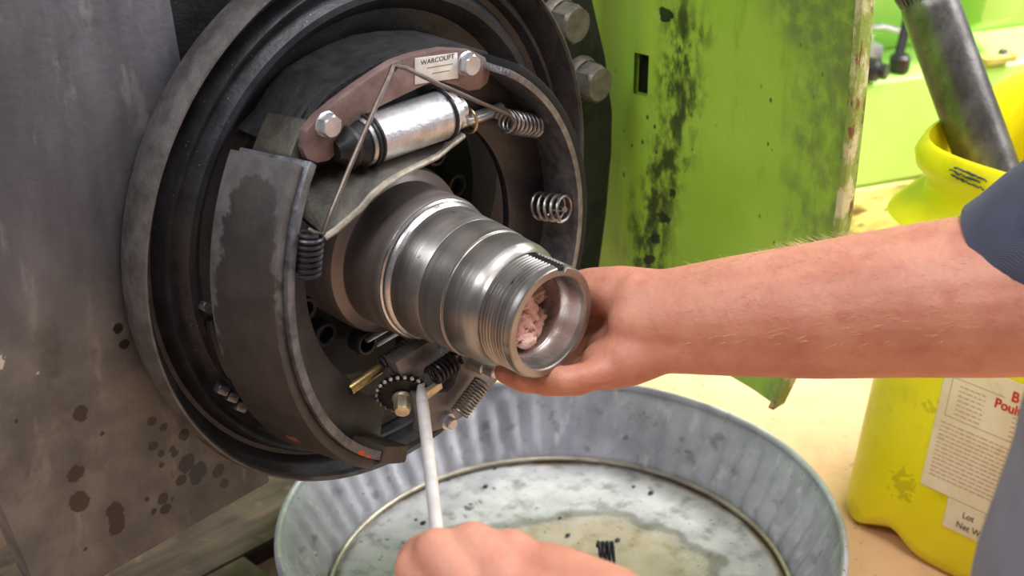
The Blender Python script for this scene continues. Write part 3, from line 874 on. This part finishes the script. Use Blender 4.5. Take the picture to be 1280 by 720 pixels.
# ------------------------------------------------------------------ drain pan
PC = Vector((.1635, -.0165, FLOOR))
pan = thing('drain_pan', PC, 'round galvanised drain pan with fluted sides under the brake', 'pan')
NP = 320
def flute(r, s, a):
    k = max(0, min(1, (s-.008)/.012))*max(0, min(1, (.066-s)/.012))
    dent = .0035*math.exp(-((a-.55)/.05)**2)+.003*math.exp(-((a-1.02)/.03)**2)+.0012*math.sin(5*a)
    return (r + k*.0026*math.sin(62*a+.5*math.sin(7*a)) - dent*max(0, (s-.03)/.045), s)
bm = bmesh.new()
prof = [(.2005, .006), (.2025, .010), (.2045, .018), (.212, .03), (.219, .045), (.2255, .058), (.2300, .067), (.2325, .072)]
add_lathe(bm, prof+[(r+.0012, s) for r, s in prof[::-1]], PC, (0, 0, 1), NP, mod=flute)
part('pan_wall', bm, 'galv', pan, 40)
bm = bmesh.new()
add_lathe(bm, [(.2325, .071), (.2345, .0705), (.2365, .072), (.2375, .075), (.2360, .0780), (.2335, .0788), (.2315, .0770), (.2310, .0745)], PC, (0, 0, 1), NP, closed=True, mod=flute)
part('rolled_rim', bm, 'galv', pan, 60)
bm = bmesh.new()
add_lathe(bm, [(.0005, .0055), (.05, .0055), (.10, .0055), (.145, .0055), (.150, .0062), (.155, .0062), (.160, .0055), (.190, .0055), (.1935, .0050), (.1965, .0042), (.199, .0048), (.2015, .008), (.2025, .006), (.2015, .0), (.0005, 0)], PC, (0, 0, 1), 160)
part('pan_bottom', bm, 'pan_floor', pan, 40)
bm = bmesh.new()
add_tube(bm, [PC+Vector((math.cos(2*PI*k/160)*.1985, math.sin(2*PI*k/160)*.1985, .0085)) for k in range(160)], .0022, 8, closed=True)
part('seam_bead', bm, 'bead', pan, 60)
# bits lying in the pan
PZ = FLOOR+.0056
p = atZ(757, 697, PZ+.006)
t = thing('coil_spring', (p.x, p.y, PZ), 'small dark coil spring lying in the oil of the drain pan', 'spring')
bm = bmesh.new(); dv = Vector((.7, -.7, 0))*.007; add_tube(bm, coil_pts(p-dv, p+dv, .0095, 3.6), .0016, 8)
lo = min(v.co.z for v in bm.verts); bmesh.ops.translate(bm, verts=bm.verts, vec=(0, 0, PZ-lo)); part('coil', bm, 'dark_spring', t)
for px, py, r, lab in [(527, 606, .0042, 'small steel nut in the pan nearest the left wall'), (588, 634, .0042, 'small steel nut in the pan right of the tool shank')]:
    p = atZ(px, py, PZ); bm = bmesh.new(); add_lathe(bm, [(r*.5, 0), (r, 0), (r, .003), (r*.5, .003)], (p.x, p.y, PZ), (0, 0, 1), 6, closed=True)
    tag(part('steel_nut', bm, 'zinc', None, 20), lab, 'nut', 'nuts in the drain pan')
bm = bmesh.new()
for px, py, r in [(511, 618, .0035), (529, 655, .0035), (607, 609, .003), (792, 609, .0022), (814, 617, .0035), (710, 670, .003), (772, 676, .003), (619, 586, .002), (588, 660, .003), (700, 648, .002), (480, 640, .0015), (520, 650, .0016), (560, 600, .0015)]:
    p = atZ(px, py, PZ)
    bmesh.ops.create_icosphere(bm, subdivisions=1, radius=r, matrix=Matrix.Translation((p.x, p.y, PZ+r*.35)) @ Matrix.Diagonal((1, .8, .5, 1)))
tag(part('grit', bm, 'rubber', None, 20), 'black grit and crumbs scattered over the pan bottom', 'grit', kind='stuff')

# ------------------------------------------------------------------ planks under the frame plate
for y0, y1, x1, lab in [(.202, .36, .30, 'dirty brown plank under the frame plate, farthest from the camera'),
                        (.10, .1995, -.0105, 'dirty brown plank touching the left side of the drain pan'),
                        (-.03, .0975, -.047, 'dirty brown plank nearest the camera, left of the drain pan')]:
    bm = bmesh.new(); add_box(bm, ((x1-.6)/2, (y0+y1)/2, FLOOR+.010), (x1+.6, y1-y0, .020), None, .002)
    tag(part('wooden_plank', bm, 'plank'), lab, 'plank', 'planks on the floor')

# ------------------------------------------------------------------ yellow jug with label, shaft in it
JC = Vector((.543, -.2335, FLOOR))
jug = thing('plastic_jug', JC, 'tall yellow plastic jug with paper label and cut-open top, at right', 'jug')
SHX, SHY = .155, -.015
def rsq(k, n, hx, hy, rc):
    """point k of n on a rounded rectangle"""
    a = 2*PI*k/n; ca_, sa = math.cos(a), math.sin(a); p = 5.0
    d = (abs(ca_/hx)**p+abs(sa/hy)**p)**(-1/p)
    return Vector((ca_*d, sa*d, 0))
def jrow(bm, z, k, dz=None, n=96):
    row = []
    for i in range(n):
        v = rsq(i, n, .125*k, .128*k, .03)
        zz = z + (dz(2*PI*i/n, v) if dz else 0)
        row.append(bm.verts.new(JC + v + Vector((SHX*zz, SHY*zz, zz))))
    return row
bm = bmesh.new()
def foot(a, v): 
    # scalloped foot on the side towards the camera
    return .016*math.exp(-((v.y-.060)/.022)**2) if v.x < -.09 else 0
def lipz(a, v): return -.018*math.sin(a*2+1)*0 + (.012*math.cos(a+.3))
prof = [(.0, .93, foot), (.004, .985, foot), (.014, 1.0, foot), (.10, 1.0, None), (.20, .995, None), (.255, .985, None), (.285, .97, None),
        (.300, 1.10, lipz), (.304, 1.13, lipz), (.309, 1.09, lipz), (.318, .96, lipz), (.334, .95, lipz), (.346, 1.03, lipz), (.356, 1.05, lipz), (.366, 1.02, lipz), (.368, .99, lipz), (.360, .96, lipz), (.345, .93, lipz), (.30, .93, None), (.2, .97, None), (.02, .97, None)]
rows = [jrow(bm, z, k, f) for z, k, f in prof]
for A, B in zip(rows, rows[1:]):
    for k in range(96): bm.faces.new((A[k], A[(k+1) % 96], B[(k+1) % 96], B[k]))
bm.faces.new(rows[0][::-1]); bm.faces.new(rows[-1])
part('jug_body', bm, 'yellow', jug, 60)
# label on the left face: local axes
def jf(y, z, out=.0008):   # point on the left face at (y, height)
    return JC + Vector((-.125*.998-out+SHX*z, y, z))
xa = (jf(-.05, .1)-jf(.0, .1)).normalized(); ya = (jf(0, .2)-jf(0, .1)).normalized()
def jpx(px, py):       # where a sight line meets the left face -> (y, height)
    d = ray(px, py); n = Vector((1, 0, -SHX)); p0 = JC+Vector((-.1255, 0, 0))
    p = CAM + d*((p0-CAM).dot(n)/d.dot(n)); return (p.y-JC.y, p.z-JC.z)
tl, bl_, s1, s2 = jpx(1187, 462), jpx(1147, 602), jpx(1184, 627), jpx(1178, 656)
ZT, ZB, YL, YR = tl[1]+.012, bl_[1], (tl[0]+bl_[0])/2, -.112
bm = bmesh.new()
add_prism(bm, [jf(YL, ZB), jf(YL, ZT), jf(YR, ZT), jf(YR, ZB)], (-.0006, 0, 0)); bevel_all(bm, .0002)
part('paper_label', bm, 'paper', jug, 0)
bm = bmesh.new(); add_prism(bm, [jf(s2[0], s2[1]), jf(s2[0], ZB-.0008), jf(YR, ZB-.0008), jf(YR, s2[1])], (-.0006, 0, 0))
part('lower_label', bm, 'paper', jug, 0)
def put(txt, y, z, size, mat, bold=0.):
    part('lettering', text_bm(txt, size, basis(jf(y, z, .0018), xa, ya), .0001, bold=bold), mat, jug, 0)
b1, b2 = jpx(1264, 500), jpx(1243, 507)
put('B', b1[0], b1[1], .0125, 'red_ink', .0003)
put('Poult', b2[0], b2[1], .0115, 'red_ink', .0003)
l1, l2 = jpx(1203, 646), jpx(1195, 657)
put('Lot', l1[0], l1[1], .008, 'ink'); put('Net W', l2[0], l2[1], .008, 'ink')
random.seed(3)
bm = bmesh.new()
def dash(y0, y1, z, h=.0007): add_prism(bm, [jf(y0, z, .0016), jf(y0, z+h, .0016), jf(y1, z+h, .0016), jf(y1, z, .0016)], (-.0001, 0, 0))
H = ZT-ZB
def lines(y0, y1, z0, n, dz, lo=.002, hi=.008):
    for k in range(n):
        y = y0
        while y > y1:
            l = random.uniform(lo, hi); dash(y, max(y1, y-l), z0-k*dz); y -= l+.0013
lines(YL-.016, YL-.040, ZB+.098, 7, .0042, .002, .006)
lines(YL-.066, YL-.092, ZB+.090, 6, .0042, .002, .006)
lines(YL-.006, YR+.004, ZB+.062, 14, .0038)
part('fine_print', bm, 'brown_ink', jug, 0, kind='stuff')
for (y0, z0, y1, z1) in [(YL-.008, ZB+.104, YL-.008, ZB+.069), (YL-.008, ZB+.069, YR+.004, ZB+.069), (YL-.008, ZB+.104, YL-.056, ZB+.104)]:
    bm = bmesh.new(); add_tube(bm, [jf(y0, z0, .0014), jf(y1, z1, .0014)], .0003, 4)
    part('ruled_line', bm, 'brown_ink', jug, 0)
# black marker scrawl on the neck band
bm = bmesh.new(); random.seed(5)
def jband(px, py):
    d = ray(px, py); n = Vector((1, 0, -SHX)); p0 = JC+Vector((-.125*1.052-.0008, 0, 0))
    return CAM + d*((p0-CAM).dot(n)/d.dot(n))
for k in range(16):
    px = random.uniform(1186, 1222); py = 206+(px-1186)*.42+random.choice((0, 6, 12))
    L_ = random.uniform(8, 22)
    add_tube(bm, [jband(px+L_*t, py+L_*t*.42+random.uniform(-1.6, 1.6)) for t in (0, .25, .5, .75, 1)], .0007, 5)
part('marker_scrawl', bm, 'ink', jug, 0)

a0, a1 = atD(1160, 0, 1.27), atD(1232, 198, 1.27)
dv = (a1-a0).normalized()
base = a1+dv*.22; kk = (base.z-(FLOOR+.012))/(-dv.z); 
kk = (a1.z-(FLOOR+.03))/(-dv.z); base = a1+dv*kk
shaft = thing('axle_shaft', base, 'dark steel splined axle shaft standing in the yellow jug', 'axle shaft')
LS = (a0-base).length
bm = bmesh.new(); Rs = .0248
add_lathe(bm, [(0, 0), (Rs*.95, 0), (Rs, .004), (Rs, LS-.01), (Rs*1.0, LS-.004), (Rs*.94, LS)], base, -dv, 64)
part('shaft_bar', bm, 'shaft', shaft, 40)
bm = bmesh.new()
def spl(r, s, a): return (r+(.0011*(1 if math.sin(34*a) > 0 else -1) if r > .02 and s > LS else 0), s)
add_lathe(bm, [(Rs*.95, LS-.001), (Rs*.955, LS+.004), (Rs*1.0, LS+.008), (Rs*1.0, LS+.09), (Rs*.9, LS+.094), (0, LS+.094)], base, -dv, 34*8, mod=spl)
part('splined_end', bm, 'shaft', shaft, 20)

# ------------------------------------------------------------------ person: forearms, hands, sleeve, trouser leg
def add_cone(bm, a, b, ra, rb, n=18):
    """tapered capsule"""
    a, b = Vector(a), Vector(b); d = b-a; L = d.length
    if L < 1e-6: return
    d /= L; pts, rs = [], []
    for k in range(5): t = PI/2*k/5; pts.append(a-d*ra*math.cos(t)); rs.append(max(1e-4, ra*math.sin(t)))
    pts.append(a); rs.append(ra); pts.append(a.lerp(b, .5)); rs.append((ra+rb)/2); pts.append(b); rs.append(rb)
    for k in range(1, 6): t = PI/2*k/5; pts.append(b+d*rb*math.sin(t)); rs.append(max(1e-4, rb*math.cos(t)))
    add_tube(bm, pts, rs, n)
def chain(bm, pts):
    for (a, ra), (b, rb) in zip(pts, pts[1:]): add_cone(bm, a, b, ra, rb)
def fused(bm, name, voxel, smooth_it, keep=None):
    """union of the capsules as one continuous skin"""
    me = bpy.data.meshes.new(name); bm.to_mesh(me); bm.free()
    o = bpy.data.objects.new(name, me); COL.objects.link(o)
    m = o.modifiers.new('r', 'REMESH'); m.mode = 'VOXEL'; m.voxel_size = voxel
    m = o.modifiers.new('s', 'SMOOTH'); m.iterations = smooth_it; m.factor = .5
    bpy.context.view_layer.update()
    me2 = bpy.data.meshes.new_from_object(o.evaluated_get(bpy.context.evaluated_depsgraph_get()))
    bpy.data.objects.remove(o); bpy.data.meshes.remove(me)
    b2 = bmesh.new(); b2.from_mesh(me2); bpy.data.meshes.remove(me2)
    return b2
D = atD
SH_R = D(1620, 150, .76); SH_L = D(1560, 1150, .40)         # shoulders, outside the frame
EL_R = D(1325, 372, .855); EL_L = D(1040, 1080, .54)
person = thing('person', (.10, -.62, FLOOR), 'kneeling person in navy shirt, one hand under the spindle, the other holding the tool', 'person')
bm = bmesh.new()
# right forearm
chain(bm, [(SH_R, .050), (EL_R+Vector((.02, 0, .02)), .043)])
for off in (-1, 1):
    chain(bm, [(D(1340, 365+off*20, .86), .040), (D(1240, 368+off*28, .868), .036), (D(1130, 377+off*26, .88), .033), (D(1020, 388+off*24, .893), .030), (D(920, 395+off*24, .907), .0255), (D(840, 401+off*24, .92), .0210), (D(800, 402+off*26, .926), .0190)])
chain(bm, [(D(1340, 365, .855), .044), (D(1130, 377, .872), .0385), (D(920, 395, .902), .0285), (D(800, 402, .924), .0205)])
# palm
chain(bm, [(D(850, 380, .925), .0200), (D(815, 373, .930), .0190), (D(775, 366, .938), .0175), (D(740, 364, .952), .0155), (D(700, 366, .972), .0120), (D(660, 380, .985), .0105), (D(640, 395, .985), .0092)])      # thumb side, behind the spindle
chain(bm, [(D(815, 432, .925), .0200), (D(785, 446, .925), .0190), (D(757, 456, .930), .0165)])                                   # heel of the hand
chain(bm, [(D(810, 405, .945), .018), (D(770, 425, .958), .0165), (D(745, 440, .966), .0150)])
chain(bm, [(D(790, 420, .94), .018), (D(760, 440, .945), .0150)])
chain(bm, [(D(800, 400, .955), .018), (D(760, 400, .975), .016), (D(730, 415, .985), .0145), (D(705, 440, .985), .012)])
chain(bm, [(D(780, 385, .955), .017), (D(750, 395, .972), .0145)])
# fingers, bent under the spindle
chain(bm, [(D(768, 458, .922), .0105), (D(735, 470, .914), .0092), (D(706, 474, .912), .0084), (D(690, 470, .916), .0074)])     # little finger
chain(bm, [(D(765, 455, .935), .0110), (D(722, 476, .930), .0098), (D(680, 478, .930), .0090), (D(655, 470, .932), .0080)])
chain(bm, [(D(760, 448, .950), .0112), (D(710, 476, .948), .0100), (D(655, 474, .950), .0092), (D(632, 465, .952), .0080)])
chain(bm, [(D(757, 440, .965), .0110), (D(705, 468, .968), .0100), (D(655, 468, .972), .0088), (D(636, 463, .974), .0076)])
# left forearm and fist
chain(bm, [(SH_L, .048), (EL_L, .044), (D(900, 900, .60), .038), (D(790, 815, .645), .029), (D(735, 780, .665), .026)])
chain(bm, [(D(760, 770, .66), .023), (D(690, 735, .68), .0205), (D(660, 722, .687), .0175)])
chain(bm, [(D(720, 790, .655), .024), (D(640, 765, .675), .0205), (D(585, 735, .690), .018)])
chain(bm, [(D(690, 765, .67), .021), (D(620, 735, .685), .019)])
for (kx, ky), r in (((548, 690), .0118), ((592, 684), .0125), ((640, 692), .0120), ((688, 706), .0108)):
    chain(bm, [(D(kx+35, ky+45, .675), r*1.15), (D(kx, ky, .690), r), (D(kx-26, ky+12, .722), r*.92), (D(kx-22, ky+60, .730), r*.85), (D(kx+10, ky+70, .712), r*.75)])
chain(bm, [(D(640, 775, .67), .016), (D(560, 745, .685), .0135), (D(522, 712, .698), .0115), (D(528, 690, .715), .0095)])     # thumb along the handle
skin = fused(bm, 'body', .0022, 9)
bo = part('body', skin, 'skin', person, 180)
bm = bmesh.new(); random.seed(11)
bvh = None
from mathutils.bvhtree import BVHTree
dg = bo.data; bvh = BVHTree.FromPolygons([v.co + bo.location + person.location for v in dg.vertices], [tuple(p.vertices) for p in dg.polygons])
for k in range(420):
    px = random.uniform(860, 1230); t = (px-860)/370
    py = random.gauss(0, 1)
    dirv = (ray(px, 300-60*t + abs(py)*26) if k % 3 else ray(px, random.uniform(320, 430)))
    hit = bvh.ray_cast(CAM, dirv.normalized())
    if hit[0] is None: 
        near = bvh.find_nearest(CAM+dirv*.89); 
        if near[0] is None or near[3] > .012: continue
        hit = near
    p, nn = hit[0], hit[1]
    gr = (D(760, 400, .93)-D(1200, 370, .87)).normalized()
    tip = p + nn*random.uniform(.002, .004) + gr*random.uniform(.004, .009)+Vector((0, 0, random.uniform(-.001, .002)))
    s_ = gr.cross(nn).normalized()*.00011
    a, b_, c_ = bm.verts.new(p-nn*.0005+s_), bm.verts.new(p-nn*.0005-s_), bm.verts.new(tip); m_ = bm.verts.new(p-nn*.0005+nn*.0002)
    bm.faces.new((a, b_, c_)); bm.faces.new((a, m_, c_)); bm.faces.new((m_, b_, c_))
part('arm_hair', bm, 'hair_fine', person, 0, kind='stuff')
# clothing
bm = bmesh.new()
cuff0, cuff1 = D(1262, 308, .866), D(1330, 345, .855)
d = (SH_R-cuff1).normalized()
def sleeve_rows(bm, pts, rs, n=48, thick=.0022):
    out, inn = [], []
    up = None
    for i, p in enumerate(pts):
        a = pts[max(0, i-1)]; b_ = pts[min(len(pts)-1, i+1)]; t = (b_-a).normalized()
        if up is None: up = t.orthogonal().normalized()
        up = (up-t*up.dot(t)).normalized(); s_ = t.cross(up)
        f = lambda R: [bm.verts.new(p+(up*math.cos(2*PI*k/n)+s_*math.sin(2*PI*k/n))*(R+.0014*math.sin(5*2*PI*k/n+i*1.3)*min(1, i/3))) for k in range(n)]
        out.append(f(rs[i])); inn.append(f(rs[i]-thick))
    for rows_ in (out, inn):
        for A, B in zip(rows_, rows_[1:]):
            for k in range(n): bm.faces.new((A[k], A[(k+1) % n], B[(k+1) % n], B[k]))
    for i in (0, -1):
        for k in range(n): bm.faces.new((out[i][k], out[i][(k+1) % n], inn[i][(k+1) % n], inn[i][k]))
sp_ = [D(1266, 332, .866), D(1284, 320, .860), D(1316, 300, .85), D(1384, 262, .83), D(1480, 215, .80), D(1620, 150, .76)]
sleeve_rows(bm, sp_, [.0445, .0448, .046, .049, .055, .066])
part('sleeve', bm, 'navy', person, 60)
bm = bmesh.new()
sp2 = [EL_L.lerp(SH_L, .2), EL_L.lerp(SH_L, .4), EL_L.lerp(SH_L, .7), SH_L]
sleeve_rows(bm, sp2, [.056, .057, .06, .066])
part('sleeve', bm, 'navy', person, 60)
bm = bmesh.new()
chain(bm, [(D(1482, 560, .60), .064), (D(1412, 745, .615), .064), (D(1330, 1000, .68), .058)])
chain(bm, [(D(1482, 560, .60), .066), (D(1900, 700, .50), .082)])
tr = fused(bm, 'trousers', .006, 4)
part('trousers', tr, 'grey_cloth', person, 180)

# ------------------------------------------------------------------ the tool
t0, t1 = atY(526, 484, -.086), D(549, 690, .722)
tool = thing('adjusting_tool', t1, 'slim bright steel brake adjusting tool held against the star wheel', 'tool')
dv = (t1-t0).normalized()
bm = bmesh.new()
add_tube(bm, [t0, t0+dv*.012, t0+dv*.03, t0.lerp(t1, .5), t1], [.0024, .0034, .0038, .0036, .0034], 16)
part('shank', bm, 'tool_steel', tool)
bm = bmesh.new(); add_tube(bm, [t1-dv*.012, t1-dv*.006, t1+dv*.02, t1+dv*.075, t1+dv*.085], [.006, .009, .0105, .0105, .007], 20)
part('handle', bm, 'rubber', tool)
